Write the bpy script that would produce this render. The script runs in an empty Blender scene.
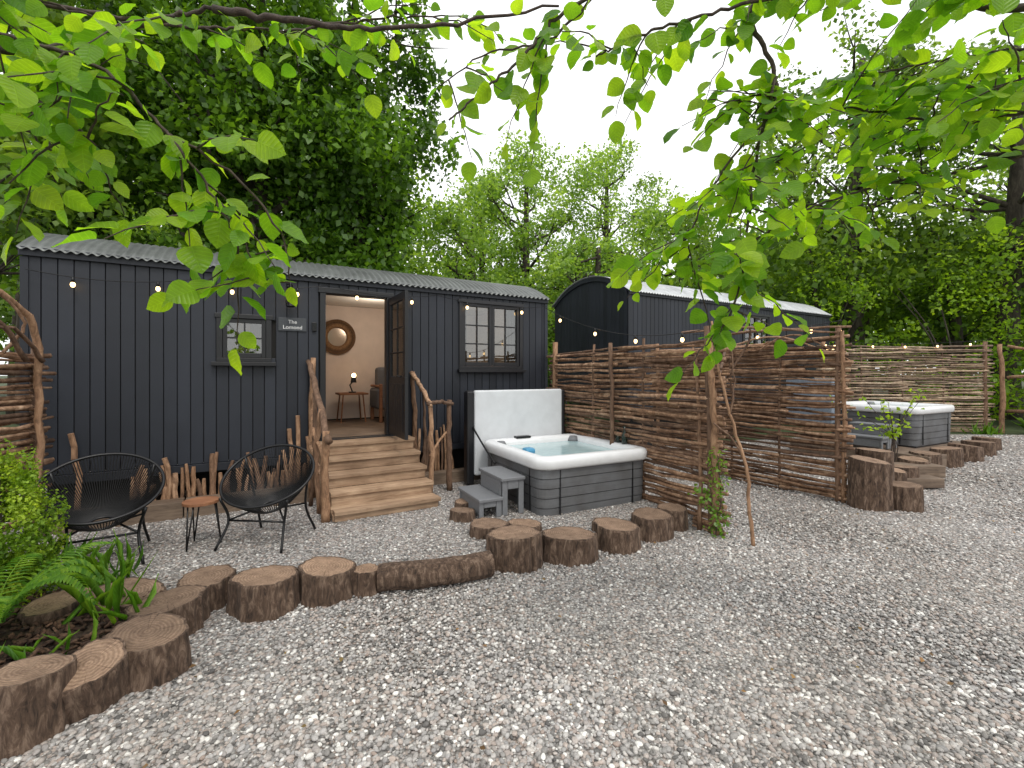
import bpy, math, numpy as np
from mathutils import Vector, Matrix
rng = np.random.default_rng(11)
R = math.radians
scene = bpy.context.scene
try:
    scene.view_settings.view_transform='Standard'; scene.view_settings.look='None'
    scene.view_settings.exposure=0; scene.view_settings.gamma=1
except Exception: pass

# ------------------------------------------------------------------ materials
class M:
    def __init__(s,name):
        s.m=bpy.data.materials.new(name); s.m.use_nodes=True
        s.nt=s.m.node_tree; s.b=s.nt.nodes['Principled BSDF']; s.out=s.nt.nodes['Material Output']
        s.tc=None
    def n(s,t,**kw):
        x=s.nt.nodes.new(t)
        for k,v in kw.items(): setattr(x,k,v)
        return x
    def l(s,a,b): s.nt.links.new(a,b)
    def obj(s,scale=(1,1,1)):
        tc=s.n('ShaderNodeTexCoord'); mp=s.n('ShaderNodeMapping'); mp.inputs['Scale'].default_value=scale
        s.l(tc.outputs['Object'],mp.inputs['Vector']); return mp.outputs[0]
    def noise(s,vec,scale,detail=4,rough=.6,dist=0):
        x=s.n('ShaderNodeTexNoise'); x.inputs['Scale'].default_value=scale; x.inputs['Detail'].default_value=detail
        x.inputs['Roughness'].default_value=rough; x.inputs['Distortion'].default_value=dist
        s.l(vec,x.inputs['Vector']); return x.outputs['Fac']
    def ramp(s,fac,stops,interp='LINEAR'):
        x=s.n('ShaderNodeValToRGB'); x.color_ramp.interpolation=interp
        el=x.color_ramp.elements
        while len(el)<len(stops): el.new(.5)
        for e,(p,c) in zip(el,stops):
            e.position=p; e.color=(c[0],c[1],c[2],1)
        s.l(fac,x.inputs['Fac']); return x.outputs['Color']
    def mix(s,fac,a,b,bt='MIX'):
        x=s.n('ShaderNodeMix',data_type='RGBA',blend_type=bt)
        for sock,v in ((x.inputs[0],fac),(x.inputs[6],a),(x.inputs[7],b)):
            if hasattr(v,'links'): s.l(v,sock)
            elif isinstance(v,(int,float)): sock.default_value=v
            else: sock.default_value=(v[0],v[1],v[2],1)
        return x.outputs[2]
    def math(s,op,a,b=0,c=0):
        x=s.n('ShaderNodeMath',operation=op)
        for i,v in enumerate((a,b,c)):
            if hasattr(v,'links'): s.l(v,x.inputs[i])
            else: x.inputs[i].default_value=v
        return x.outputs[0]
    def island(s):
        return s.n('ShaderNodeNewGeometry').outputs['Random Per Island']
    def bump(s,h,strength=.5,dist=.01):
        x=s.n('ShaderNodeBump'); x.inputs['Strength'].default_value=strength; x.inputs['Distance'].default_value=dist
        s.l(h,x.inputs['Height']); s.l(x.outputs[0],s.b.inputs['Normal']); return x.outputs[0]
    def col(s,c):
        if hasattr(c,'links'): s.l(c,s.b.inputs['Base Color'])
        else: s.b.inputs['Base Color'].default_value=(c[0],c[1],c[2],1)
        return s
    def rough(s,v):
        if hasattr(v,'links'): s.l(v,s.b.inputs['Roughness'])
        else: s.b.inputs['Roughness'].default_value=v
        return s

def plain(name,c,rough=.5,metal=0,nscale=30,amt=.25,bump=.15):
    m=M(name); v=m.obj(); f=m.noise(v,nscale,4)
    d=[x*(1-amt) for x in c]; e=[min(1,x*(1+amt)) for x in c]
    m.col(m.ramp(f,[(.3,d),(.7,e)])); m.rough(rough); m.b.inputs['Metallic'].default_value=metal
    if bump: m.bump(f,bump,.003)
    return m.m

def foliage(name,dark,mid,light,clump=.5,transl=.35,rough=.5,spec=.35,tcol=None):
    m=M(name); v=m.obj(); f=m.noise(v,clump,2)
    c=m.ramp(f,[(.34,dark),(.5,mid),(.66,light)])
    r=m.island(); c2=m.mix(1.0,c,m.ramp(r,[(0,(.6,.65,.55)),(.5,(1,1,1)),(1,(1.5,1.35,1.1))]),'MULTIPLY')
    m.col(c2); m.rough(rough); m.b.inputs['Specular IOR Level'].default_value=spec
    t=m.n('ShaderNodeBsdfTranslucent')
    tc=m.mix(1.0,c2,tcol or (1.8,1.8,.6),'MULTIPLY'); m.l(tc,t.inputs['Color'])
    mx=m.n('ShaderNodeMixShader'); mx.inputs[0].default_value=transl
    m.l(m.b.outputs[0],mx.inputs[1]); m.l(t.outputs[0],mx.inputs[2]); m.l(mx.outputs[0],m.out.inputs['Surface'])
    return m.m

STONES=[(0,(.09,.087,.085)),(.10,(.21,.20,.19)),(.24,(.345,.335,.325)),(.36,(.43,.365,.325)),(.47,(.25,.245,.245)),(.58,(.47,.45,.43)),(.70,(.37,.36,.355)),(.80,(.31,.245,.21)),(.90,(.57,.555,.53)),(.97,(.76,.75,.72))]
def m_gravel():
    m=M('gravel_ground'); v=m.obj()
    a=m.n('ShaderNodeTexVoronoi'); a.inputs['Scale'].default_value=58; m.l(v,a.inputs['Vector'])
    sep=m.n('ShaderNodeSeparateColor'); m.l(a.outputs['Color'],sep.inputs[0])
    c=m.ramp(sep.outputs[0],STONES)
    dark=m.ramp(a.outputs['Distance'],[(.3,(1,1,1)),(.8,(.36,.35,.34))])  # painted occlusion: gaps between stones darkened in the base colour
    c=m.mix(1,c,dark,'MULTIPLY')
    big=m.noise(v,.7,3); c=m.mix(1,c,m.ramp(big,[(.3,(.86,.84,.81)),(.7,(1.1,1.1,1.1))]),'MULTIPLY')
    m.col(c); m.rough(.85)
    h=m.math('SUBTRACT',1.0,a.outputs['Distance']); m.bump(h,1.0,.014)
    return m.m
def m_pebble():
    m=M('pebble'); c=m.ramp(m.island(),STONES); v=m.obj(); f=m.noise(v,160,1)
    c=m.mix(1,c,m.ramp(f,[(.3,(.82,.82,.82)),(.7,(1.14,1.14,1.14))]),'MULTIPLY')
    big=m.noise(v,.7,3); c=m.mix(1,c,m.ramp(big,[(.3,(.86,.84,.81)),(.7,(1.08,1.08,1.08))]),'MULTIPLY')
    m.col(c); m.rough(.8); return m.m
def m_soil():
    m=M('soil'); v=m.obj(); f=m.noise(v,14,8,.7); c=m.ramp(f,[(.3,(.02,.012,.008)),(.55,(.06,.038,.024)),(.75,(.13,.085,.055))])
    m.col(c); m.rough(.95); m.bump(f,1,.03); return m.m
def m_forest():
    m=M('forest_floor'); v=m.obj(); f=m.noise(v,2.5,6,.7); c=m.ramp(f,[(.3,(.02,.03,.01)),(.55,(.04,.06,.016)),(.75,(.06,.06,.03))])
    m.col(c); m.rough(.95); m.bump(f,1,.05); return m.m
def m_clad(name='painted_cladding',c0=(.0085,.011,.0175),c1=(.016,.020,.030)):
    m=M(name); v=m.obj((1,1,.08)); f=m.noise(v,60,4); v2=m.obj(); g=m.noise(v2,1.6,5)
    r=m.island(); c=m.ramp(r,[(0,c0),(1,c1)])
    c=m.mix(1,c,m.ramp(g,[(.3,(.8,.8,.8)),(.7,(1.25,1.22,1.18))]),'MULTIPLY')
    m.col(c); m.rough(m.math('MULTIPLY_ADD',g,.25,.42)); m.bump(f,.25,.004); return m.m
def m_bark(name,a,b,c,sc=(1,1,.25),scale=22,rough=.9,bump=1.0,isl=True):
    m=M(name); v=m.obj(sc); f=m.noise(v,scale,6,.7,.6)
    col=m.ramp(f,[(.32,a),(.5,b),(.7,c)])
    if isl: col=m.mix(1,col,m.ramp(m.island(),[(0,(.45,.39,.36)),(.3,(.8,.7,.64)),(.5,(1.15,.98,.82)),(.75,(1.3,1.18,1.05)),(.92,(1.6,1.5,1.4)),(1,(2.1,2.0,1.9))]),'MULTIPLY')
    m.col(col); m.rough(rough); m.bump(f,bump,.02); return m.m
def m_rings():
    m=M('cut_wood'); tc=m.n('ShaderNodeTexCoord'); v=tc.outputs['Object']
    w=m.n('ShaderNodeTexWave'); w.wave_type='RINGS'; w.rings_direction='Z'; w.inputs['Scale'].default_value=17
    w.inputs['Distortion'].default_value=3.2; w.inputs['Detail'].default_value=3; w.inputs['Detail Scale'].default_value=1.6
    m.l(v,w.inputs['Vector']); f=m.noise(v,9,6,.7); g=m.noise(v,80,3)
    oi=m.n('ShaderNodeObjectInfo')
    c=m.ramp(w.outputs['Fac'],[(.1,(.215,.145,.10)),(.8,(.29,.205,.145))])
    c=m.mix(1,c,m.ramp(f,[(.3,(.5,.45,.42)),(.55,(.95,.93,.9)),(.75,(1.25,1.22,1.2))]),'MULTIPLY')
    c=m.mix(1,c,m.ramp(oi.outputs['Random'],[(0,(.75,.72,.7)),(.5,(1,.97,.95)),(1,(1.25,1.2,1.15))]),'MULTIPLY')
    c=m.mix(1,c,m.ramp(g,[(.3,(.8,.8,.8)),(.7,(1.15,1.15,1.15))]),'MULTIPLY')
    sp=m.n('ShaderNodeSeparateXYZ'); m.l(v,sp.inputs[0])
    ang=m.math('ADD',m.math('ARCTAN2',sp.outputs[0],sp.outputs[1]),m.math('MULTIPLY',f,.35)); an=m.n('ShaderNodeTexNoise',noise_dimensions='1D'); an.inputs['Scale'].default_value=9; an.inputs['Detail'].default_value=2
    m.l(ang,an.inputs['W']); c=m.mix(.75,c,m.ramp(an.outputs['Fac'],[(.27,(.3,.25,.2)),(.31,(1,1,1))]),'MULTIPLY')
    m.col(c); m.rough(.85); m.bump(m.math('ADD',w.outputs['Fac'],g),.4,.006); return m.m
def m_plank(name,a,b,sc=(.12,1,1),scale=30,rough=.7):
    m=M(name); v=m.obj(sc); f=m.noise(v,scale,6,.65,.8); v2=m.obj(); g=m.noise(v2,3,4)
    c=m.ramp(f,[(.3,a),(.7,b)]); c=m.mix(1,c,m.ramp(m.island(),[(0,(.78,.75,.73)),(1,(1.2,1.2,1.2))]),'MULTIPLY')
    c=m.mix(1,c,m.ramp(g,[(.3,(.66,.62,.58)),(.7,(1.1,1.1,1.1))]),'MULTIPLY')
    m.col(c); m.rough(rough); m.bump(f,.5,.004); return m.m
def m_leaf(name,a,b,tr,transl=.5):
    m=M(name); uv=m.n('ShaderNodeUVMap'); sp=m.n('ShaderNodeSeparateXYZ'); m.l(uv.outputs[0],sp.inputs[0])
    ay=m.math('ABSOLUTE',m.math('SUBTRACT',sp.outputs[1],.5))
    t=m.math('SUBTRACT',sp.outputs[0],m.math('MULTIPLY',ay,.7))
    s=m.math('ABSOLUTE',m.math('SINE',m.math('MULTIPLY',t,22)))
    vein=m.math('MINIMUM',s,m.math('MULTIPLY',ay,25))
    c=m.ramp(m.island(),[(0,a),(.45,b),(1,[b[0]*1.7,b[1]*1.3,b[2]*1.2])])
    c=m.mix(1,c,m.ramp(vein,[(0,(1.35,1.3,1.4)),(.3,(1,1,1))]),'MULTIPLY')
    f=m.noise(m.obj(),14,3); c=m.mix(1,c,m.ramp(f,[(.3,(.75,.8,.8)),(.7,(1.2,1.15,1.1))]),'MULTIPLY')
    m.col(c); m.rough(.38); m.b.inputs['Specular IOR Level'].default_value=.4
    m.bump(vein,.4,.004)
    T=m.n('ShaderNodeBsdfTranslucent'); m.l(m.mix(1,c,tr,'MULTIPLY'),T.inputs['Color'])
    mx=m.n('ShaderNodeMixShader'); mx.inputs[0].default_value=transl
    m.l(m.b.outputs[0],mx.inputs[1]); m.l(T.outputs[0],mx.inputs[2]); m.l(mx.outputs[0],m.out.inputs['Surface'])
    return m.m
def m_glass():
    m=M('window_glass'); fr=m.n('ShaderNodeFresnel'); fr.inputs[0].default_value=1.5
    g=m.n('ShaderNodeBsdfGlossy'); g.inputs['Roughness'].default_value=.02; t=m.n('ShaderNodeBsdfTransparent')
    t.inputs[0].default_value=(.6,.62,.6,1)
    mx=m.n('ShaderNodeMixShader'); m.l(m.math('MULTIPLY_ADD',fr.outputs[0],1.0,.12),mx.inputs[0]); m.l(t.outputs[0],mx.inputs[1]); m.l(g.outputs[0],mx.inputs[2])
    m.l(mx.outputs[0],m.out.inputs['Surface']); return m.m
def m_emit(name,c,s):
    m=M(name); m.b.inputs['Emission Color'].default_value=(*c,1); m.b.inputs['Emission Strength'].default_value=s
    m.col(c)
    try: m.m.cycles.emission_sampling='NONE'
    except Exception: pass
    return m.m
def m_water():
    m=M('pool_water'); v=m.obj(); f=m.noise(v,9,3); m.col((.36,.50,.52)); m.rough(.05); m.bump(f,.25,.02); return m.m
def m_roof(name,c):
    m=M(name); v=m.obj((.6,.15,1)); f=m.noise(v,6,6,.7)
    m.col(m.ramp(f,[(.3,[x*.6 for x in c]),(.6,c),(.8,[x*1.25 for x in c])])); m.rough(.5); m.b.inputs['Metallic'].default_value=.35
    m.bump(f,.2,.003); return m.m

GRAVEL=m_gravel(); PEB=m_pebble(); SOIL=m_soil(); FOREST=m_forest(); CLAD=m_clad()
BLACK=plain('black_paint',(.009,.009,.011),.4,0,20,.2,.05)
METAL_BLK=plain('black_metal',(.008,.008,.009),.35,.3,20,.2,0)
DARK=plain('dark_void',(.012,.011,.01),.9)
CREAM=plain('cream_wall',(.66,.55,.47),.8,0,5,.06,.05)
CEIL=plain('interior_ceiling',(.75,.7,.62),.8,0,5,.06,.05)
HAZEL=m_bark('hazel_rods',(.07,.04,.025),(.20,.125,.08),(.38,.28,.20),(1,1,1),11,.85,.6)
HAZEL2=m_bark('weathered_hazel_rods',(.13,.10,.07),(.27,.215,.16),(.42,.36,.29),(1,1,1),9,.85,.6)
POSTW=m_bark('debarked_branch',(.09,.055,.035),(.24,.155,.10),(.38,.27,.19),(1,1,.35),24,.8,.5)
BARK=m_bark('stump_bark',(.022,.013,.008),(.095,.058,.038),(.25,.175,.125),(1,1,.3),30,.95,1.0,False)
TRUNK=m_bark('tree_bark',(.018,.014,.01),(.05,.04,.03),(.10,.085,.065),(1,1,.25),9,.95,1,False)
TWIG=m_bark('twig_bark',(.02,.013,.01),(.05,.033,.024),(.10,.07,.05),(1,1,1),40,.8,.4,False)
RINGS=m_rings()
STEPW=m_plank('step_timber',(.24,.15,.09),(.46,.33,.22))
SLEEPER=m_plank('sleeper_timber',(.10,.07,.05),(.24,.18,.13))
TABLEW=m_plank('table_wood',(.2,.08,.035),(.38,.18,.09))
TUBGREY=m_plank('tub_cabinet',(.10,.105,.113),(.13,.137,.147),(.1,.1,3),20,.55)
TUBSHELL=plain('tub_shell',(.70,.71,.72),.25,0,12,.04,0)
TUBCOVER=plain('tub_cover',(.60,.62,.64),.55,0,6,.06,.1)
TUBSTEP=plain('grey_plastic',(.16,.165,.175),.5,0,40,.1,.1)
GLASS=m_glass(); WATER=m_water()
BULB=m_emit('bulb_glow',(1,.66,.3),5); LAMPG=m_emit('lamp_glow',(1,.6,.25),14)
ROOF1=m_roof('galvanised_roof_dark',(.15,.16,.155)); ROOF2=m_roof('galvanised_roof',(.5,.52,.53))
SIGNM=plain('slate_sign',(.045,.05,.057),.5,0,60,.2,.2); WHITE=plain('white_paint',(.75,.75,.74),.5,0,20,.03,0)
WICKER=m_bark('wicker',(.08,.04,.02),(.2,.12,.06),(.33,.22,.12),(1,1,1),60,.8,1)
FABRIC=plain('grey_fabric',(.12,.12,.125),.9,0,90,.2,.5); CURTAIN=plain('curtain_fabric',(.32,.22,.14),.9,0,30,.2,.3)
GREENBOTTLE=plain('bottle_glass',(.01,.02,.012),.08,0,10,.1,0); BLUE=plain('blue_plastic',(.06,.25,.42),.4,0,10,.1,0)
F_IVY=foliage('ivy_leaves',(.035,.09,.012),(.095,.20,.024),(.17,.32,.036),.6,.42,.35,.5)
F_WOOD=foliage('woodland_leaves',(.05,.10,.018),(.11,.20,.03),(.20,.31,.045),.3,.48)
F_OAK=foliage('oak_leaves',(.13,.22,.05),(.21,.34,.08),(.29,.42,.12),.4,.5)
F_DARK=foliage('dark_tree_leaves',(.045,.095,.016),(.105,.19,.03),(.19,.30,.045),.5,.45)
F_YEL=foliage('lime_shrub_leaves',(.10,.19,.018),(.20,.34,.03),(.30,.44,.04),.7,.5)
F_CON=foliage('conifer_leaves',(.08,.17,.014),(.19,.31,.022),(.32,.43,.035),4,.35)
LEAF=m_leaf('hazel_leaf',(.07,.18,.014),(.15,.30,.020),(2.3,2.2,.7),.6)
FERNM=m_leaf('fern_leaf',(.06,.17,.014),(.12,.27,.022),(1.6,1.6,.7),.4)
DEADLEAF=foliage('dead_leaves',(.10,.05,.02),(.2,.12,.05),(.3,.2,.07),4,.1)

# ------------------------------------------------------------------ mesh helpers
def link(o,parent=None):
    scene.collection.objects.link(o)
    if parent is not None: o.parent=parent
    return o
def empty(name,loc=(0,0,0),rz=0,parent=None):
    e=bpy.data.objects.new(name,None); e.location=loc; e.rotation_euler=(0,0,rz); e.empty_display_size=.2
    return link(e,parent)
def np_mesh(name,V,F,mats,parent=None,smooth=False,uv=None,loc=None):
    V=np.asarray(V,dtype=np.float32).reshape(-1,3); F=np.asarray(F,dtype=np.int32)
    k=F.shape[1]; me=bpy.data.meshes.new(name)
    me.vertices.add(len(V)); me.vertices.foreach_set('co',V.ravel())
    me.loops.add(F.size); me.loops.foreach_set('vertex_index',F.ravel())
    me.polygons.add(len(F)); me.polygons.foreach_set('loop_start',np.arange(0,F.size,k,dtype=np.int32))
    me.update(calc_edges=True)
    if smooth: me.polygons.foreach_set('use_smooth',np.ones(len(F),dtype=bool))
    if uv is not None:
        l=me.uv_layers.new(name='UVMap'); l.data.foreach_set('uv',np.asarray(uv,dtype=np.float32)[F.ravel()].ravel())
    for m in (mats if isinstance(mats,(list,tuple)) else [mats]): me.materials.append(m)
    o=bpy.data.objects.new(name,me)
    if loc is not None: o.location=loc
    return link(o,parent)
def inst(tv,tf,pos,rot,scl):
    tv=np.asarray(tv,float); N=len(pos); scl=np.asarray(scl,float)
    if scl.ndim==1: scl=np.repeat(scl[:,None],3,1)
    L=tv[None]*scl[:,None,:]
    V=np.einsum('nij,nkj->nki',rot,L)+pos[:,None,:]
    F=np.asarray(tf)[None]+(np.arange(N)*len(tv))[:,None,None]
    return V.reshape(-1,3),F.reshape(-1,len(tf[0]))
def norm(a): return a/np.maximum(np.linalg.norm(a,axis=-1,keepdims=True),1e-9)
def frames(d,n):
    x=norm(d); z=norm(n-np.sum(n*x,-1,keepdims=True)*x); y=np.cross(z,x)
    return np.stack([x,y,z],axis=-1)
def rand_frames(N,up=.6):
    d=rng.normal(size=(N,3)); d[:,2]-=.4
    n=rng.normal(size=(N,3)); n[:,2]=np.abs(n[:,2])+up
    return frames(d,n)

class Buf:
    def __init__(s): s.v=[]; s.f=[]; s.mi=[]
    def add(s,v,f,mi=0):
        o=len(s.v); s.v.extend([tuple(map(float,p)) for p in v]); s.f.extend([tuple(i+o for i in q) for q in f]); s.mi.extend([mi]*len(f))
    def box(s,a,b,mi=0):
        x0,y0,z0=a; x1,y1,z1=b
        v=[(x0,y0,z0),(x1,y0,z0),(x1,y1,z0),(x0,y1,z0),(x0,y0,z1),(x1,y0,z1),(x1,y1,z1),(x0,y1,z1)]
        s.add(v,[(0,3,2,1),(4,5,6,7),(0,1,5,4),(1,2,6,5),(2,3,7,6),(3,0,4,7)],mi)
    def tube(s,pts,r,n=6,mi=0,closed=False,jit=0,cap=True):
        P=np.asarray(pts,float); K=len(P)
        r=np.full(K,r) if np.isscalar(r) else np.asarray(r,float)
        if closed: T=norm(np.roll(P,-1,0)-np.roll(P,1,0))
        else: T=norm(np.gradient(P,axis=0))
        a=np.array([0,0,1.]) if abs(T[0][2])<.9 else np.array([1.,0,0])
        u=norm(np.cross(T[0],a)); vs=[]
        for k in range(K):
            u=norm(u-np.dot(u,T[k])*T[k]); w=np.cross(T[k],u)
            for j in range(n):
                t=2*math.pi*j/n; rr=r[k]*(1+(rng.uniform(-jit,jit) if jit else 0))
                vs.append(P[k]+rr*(math.cos(t)*u+math.sin(t)*w))
        f=[]
        for k in range(K if closed else K-1):
            k2=(k+1)%K
            for j in range(n): f.append((k*n+j,k*n+(j+1)%n,k2*n+(j+1)%n,k2*n+j))
        if cap and not closed:
            f.append(tuple(range(n))[::-1]); f.append(tuple((K-1)*n+j for j in range(n)))
        s.add(vs,f,mi)
    def obj(s,name,mats,parent=None,smooth=False,bevel=0,loc=None,rz=0):
        me=bpy.data.meshes.new(name); me.from_pydata(s.v,[],s.f)
        for m in (mats if isinstance(mats,(list,tuple)) else [mats]): me.materials.append(m)
        me.polygons.foreach_set('material_index',np.array(s.mi,dtype=np.int32))
        if smooth: me.polygons.foreach_set('use_smooth',np.ones(len(s.f),dtype=bool))
        me.update()
        o=bpy.data.objects.new(name,me)
        if loc is not None: o.location=loc
        o.rotation_euler[2]=rz
        link(o,parent)
        if bevel:
            b=o.modifiers.new('bevel','BEVEL'); b.width=bevel; b.segments=2; b.limit_method='ANGLE'
        return o
def path(pts,n=24):
    P=[np.asarray(p,float) for p in pts]; P=[2*P[0]-P[1]]+P+[2*P[-1]-P[-2]]; out=[]; S=len(P)-3
    for t in np.linspace(0,S,n):
        i=min(int(t),S-1); u=t-i; a,b,c,d=P[i:i+4]
        out.append(.5*((2*b)+(c-a)*u+(2*a-5*b+4*c-d)*u*u+(3*b-a-3*c+d)*u**3))
    return np.array(out)
def rough_path(pts,n=16,j=.01):
    p=path(pts,n); p[1:-1]+=rng.normal(size=(n-2,3))*j; return p
def inpoly(x,y,poly):
    r=np.zeros(len(x),bool); n=len(poly)
    for i in range(n):
        x0,y0=poly[i]; x1,y1=poly[(i+1)%n]
        c=((y0>y)!=(y1>y))&(x<(x1-x0)*(y-y0)/((y1-y0) or 1e-9)+x0); r^=c
    return r
def h(x,y):
    t=np.clip(((x+y)/2-5.8)/3,0,1); return .28*t*t*(3-2*t)

# ------------------------------------------------------------------ ground
def grid(name,xs,ys,zf,mat_):
    X,Y=np.meshgrid(xs,ys); Z=zf(X,Y)
    V=np.stack([X,Y,Z],-1).reshape(-1,3); nx=len(xs)
    I=np.arange((len(ys)-1)*nx).reshape(-1,nx)[:,:-1].ravel()
    F=np.stack([I,I+1,I+nx+1,I+nx],1); return np_mesh(name,V,F,mat_,smooth=True)
near=np.arange(-15,20.1,.5)
xs=np.concatenate([[-300,-150,-80,-40,-25],near,[25,40,80,150,300]])
grid('ground',xs,xs,lambda x,y:h(x,y)-.03,FOREST)
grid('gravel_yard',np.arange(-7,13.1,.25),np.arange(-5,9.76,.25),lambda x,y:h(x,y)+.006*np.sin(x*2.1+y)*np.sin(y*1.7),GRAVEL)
PATIO=[(-6,3.3),(-3.2,3.05),(-2.3,3.05),(-1.9,3.2),(-1.3,3.4),(-.6,3.55),(-.1,3.78),(.5,4.1),(1.0,4.3),(1.5,4.6),(1.95,4.75),(.62,7.3),(-4.9,6.0),(-6,4.6)]
BED=[(-6,-.5),(-2.55,.6),(-2.2,1.8),(-2.1,2.4),(-2.2,3.0),(-3.2,3.05),(-6,3.3)]
def slab(name,poly,z0,z1,m):
    b=Buf(); n=len(poly)
    b.add([(x,y,z1) for x,y in poly]+[(x,y,z0) for x,y in poly],[tuple(range(n))]+[((i+1)%n,i,n+i,n+(i+1)%n) for i in range(n)])
    return b.obj(name,m)
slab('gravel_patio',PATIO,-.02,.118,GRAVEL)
slab('soil_bed',BED,-.02,.128,SOIL)

def ico(sub):
    import bmesh
    bm=bmesh.new(); bmesh.ops.create_icosphere(bm,subdivisions=sub,radius=1)
    v=np.array([p.co[:] for p in bm.verts]); f=[[q.index for q in p.verts] for p in bm.faces]; bm.free(); return v,f
def rz_frames(N,tilt=.25):
    a=rng.uniform(0,2*math.pi,N); d=np.stack([np.cos(a),np.sin(a),rng.normal(size=N)*tilt],1)
    n=np.stack([rng.normal(size=N)*tilt,rng.normal(size=N)*tilt,np.ones(N)],1); return frames(d,n)
def pebbles(x,y,z,smin,smax,sub):
    N=len(x); v,f=ico(sub)
    if sub==2: v=v*(1+rng.normal(size=(len(v),1))*.06)
    s=rng.uniform(smin,smax,N)*rng.choice([.65,1,1,1.35],N)
    sc=np.stack([s*rng.uniform(.9,1.4,N),s*rng.uniform(.7,1.05,N),s*rng.uniform(.45,.75,N)],1)
    return inst(v,f,np.stack([x,y,z+s*rng.uniform(-.15,.5,N)],1),rz_frames(N),sc)
def scatter(x0,x1,y0,y1,dens,fr=True):
    N=int((x1-x0)*(y1-y0)*dens); x=rng.uniform(x0,x1,N); y=rng.uniform(y0,y1,N)
    k=~inpoly(x,y,PATIO)&~inpoly(x,y,BED)
    if fr: k&=(np.abs(x)<1.25*y+.5)
    return x[k],y[k]
parts=[]
x,y=scatter(-2.6,3.6,1.4,2.4,4300); parts.append(pebbles(x,y,h(x,y),.0062,.0122,2))
x,y=scatter(-2.6,5.2,2.4,4.0,3400); parts.append(pebbles(x,y,h(x,y),.0068,.0125,1))
x,y=scatter(-2.0,8,4.0,6.2,1700); parts.append(pebbles(x,y,h(x,y),.009,.0135,1))
x,y=scatter(1,11,6.2,9.6,550); parts.append(pebbles(x,y,h(x,y),.012,.017,1))
N=19000; x=rng.uniform(-5,1.9,N); y=rng.uniform(3,6,N); k=inpoly(x,y,PATIO); x=x[k];y=y[k]
parts.append(pebbles(x,y,np.full(len(x),.118),.007,.012,1))
off=0; Fs=[]
for V,F in parts: Fs.append(F+off); off+=len(V)
np_mesh('gravel',np.concatenate([p[0] for p in parts]),np.concatenate(Fs),PEB,smooth=True)
N=6000; x=rng.uniform(-5,-2,N); y=rng.uniform(1,3.3,N); k=inpoly(x,y,BED); x=x[k];y=y[k]; N=len(x)
bv=[(-1,-1,-1),(1,-1,-1),(1,1,-1),(-1,1,-1),(-1,-1,1),(1,-1,1),(1,1,1),(-1,1,1)]; bf=[(0,3,2,1),(4,5,6,7),(0,1,5,4),(1,2,6,5),(2,3,7,6),(3,0,4,7)]
CHIP=m_bark('bark_chip',(.025,.014,.009),(.07,.04,.025),(.14,.085,.055),(1,1,1),30)
V,F=inst(bv,bf,np.stack([x,y,.13+rng.uniform(0,.03,N)],1),rz_frames(N,.5),np.stack([rng.uniform(.012,.035,N),rng.uniform(.006,.014,N),rng.uniform(.003,.006,N)],1))
np_mesh('bark_mulch',V,F,CHIP)

# ------------------------------------------------------------------ stumps
def stump(x,y,z0,ht,r,tilt=(0,0),name='log_stump'):
    n=44; b=Buf(); ph=rng.uniform(0,6,5); tl=rng.normal(size=2)*.06
    def rad(t,z): return r*(1+.06*math.sin(2*t+ph[0])+.04*math.sin(3*t+ph[1])+.025*math.sin(7*t+ph[2])+.018*math.sin(11*t+ph[3]))*(1+.07*(1-z/ht)**2)
    zs=[0,ht*.2,ht*.45,ht*.7,ht*.93,ht]
    vs=[]; bj=rng.normal(size=n)*.022
    for i,z in enumerate(zs):
        for j in range(n):
            t=2*math.pi*j/n; rr=rad(t,z)*(1+bj[j]+rng.normal()*.012)*(1 if i<5 else .98)
            px,py=rr*math.cos(t),rr*math.sin(t)
            vs.append((px,py,z+(px*tl[0]+py*tl[1])*(z/ht)))
    f=[(i*n+j,i*n+(j+1)%n,(i+1)*n+(j+1)%n,(i+1)*n+j) for i in range(5) for j in range(n)]
    b.add(vs,f,0)
    top=[vs[5*n+j] for j in range(n)]
    tv=[]
    for k in (1,.93,.6,.25):
        for p in top: tv.append((p[0]*k,p[1]*k,ht+(p[2]-ht)*k+(rng.normal()*.0012 if k<1 else 0)))
    tv.append((0,0,ht))
    tf=[(i*n+j,i*n+(j+1)%n,(i+1)*n+(j+1)%n,(i+1)*n+j) for i in range(3) for j in range(n)]+[(3*n+j,3*n+(j+1)%n,4*n) for j in range(n)]
    b.add(tv,tf,1)
    b.mi[len(f):len(f)+n]=[0]*n
    o=b.obj(name,[BARK,RINGS],loc=(x,y,z0-.01)); o.rotation_euler=(tilt[0],tilt[1],rng.uniform(0,6)); 
    return o
for s in [(-2.15,2.03,0,.29,.15),(-1.94,2.42,0,.235,.172),(-2.14,2.83,0,.20,.195),(-2.12,3.15,0,.2,.165),(-1.69,3.12,0,.225,.205),(-1.33,3.28,0,.22,.18),
          (.01,3.86,0,.26,.225),(.50,3.98,0,.21,.225),(.96,4.22,0,.21,.205),(1.37,4.47,0,.23,.185),(-.22,4.22,.1,.12,.17),(-.50,4.62,.1,.12,.12),(.12,4.28,.1,.10,.15),(-.52,4.95,.1,.12,.1),
          (-2.5,2.95,.1,.09,.2),(-2.82,2.82,.1,.1,.17),(-1.07,3.33,0,.18,.095),(1.66,4.72,0,.22,.14)]:
    stump(*s)
stump(-2.06,2.22,0,.24,.14,(.28,-.12))
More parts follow.
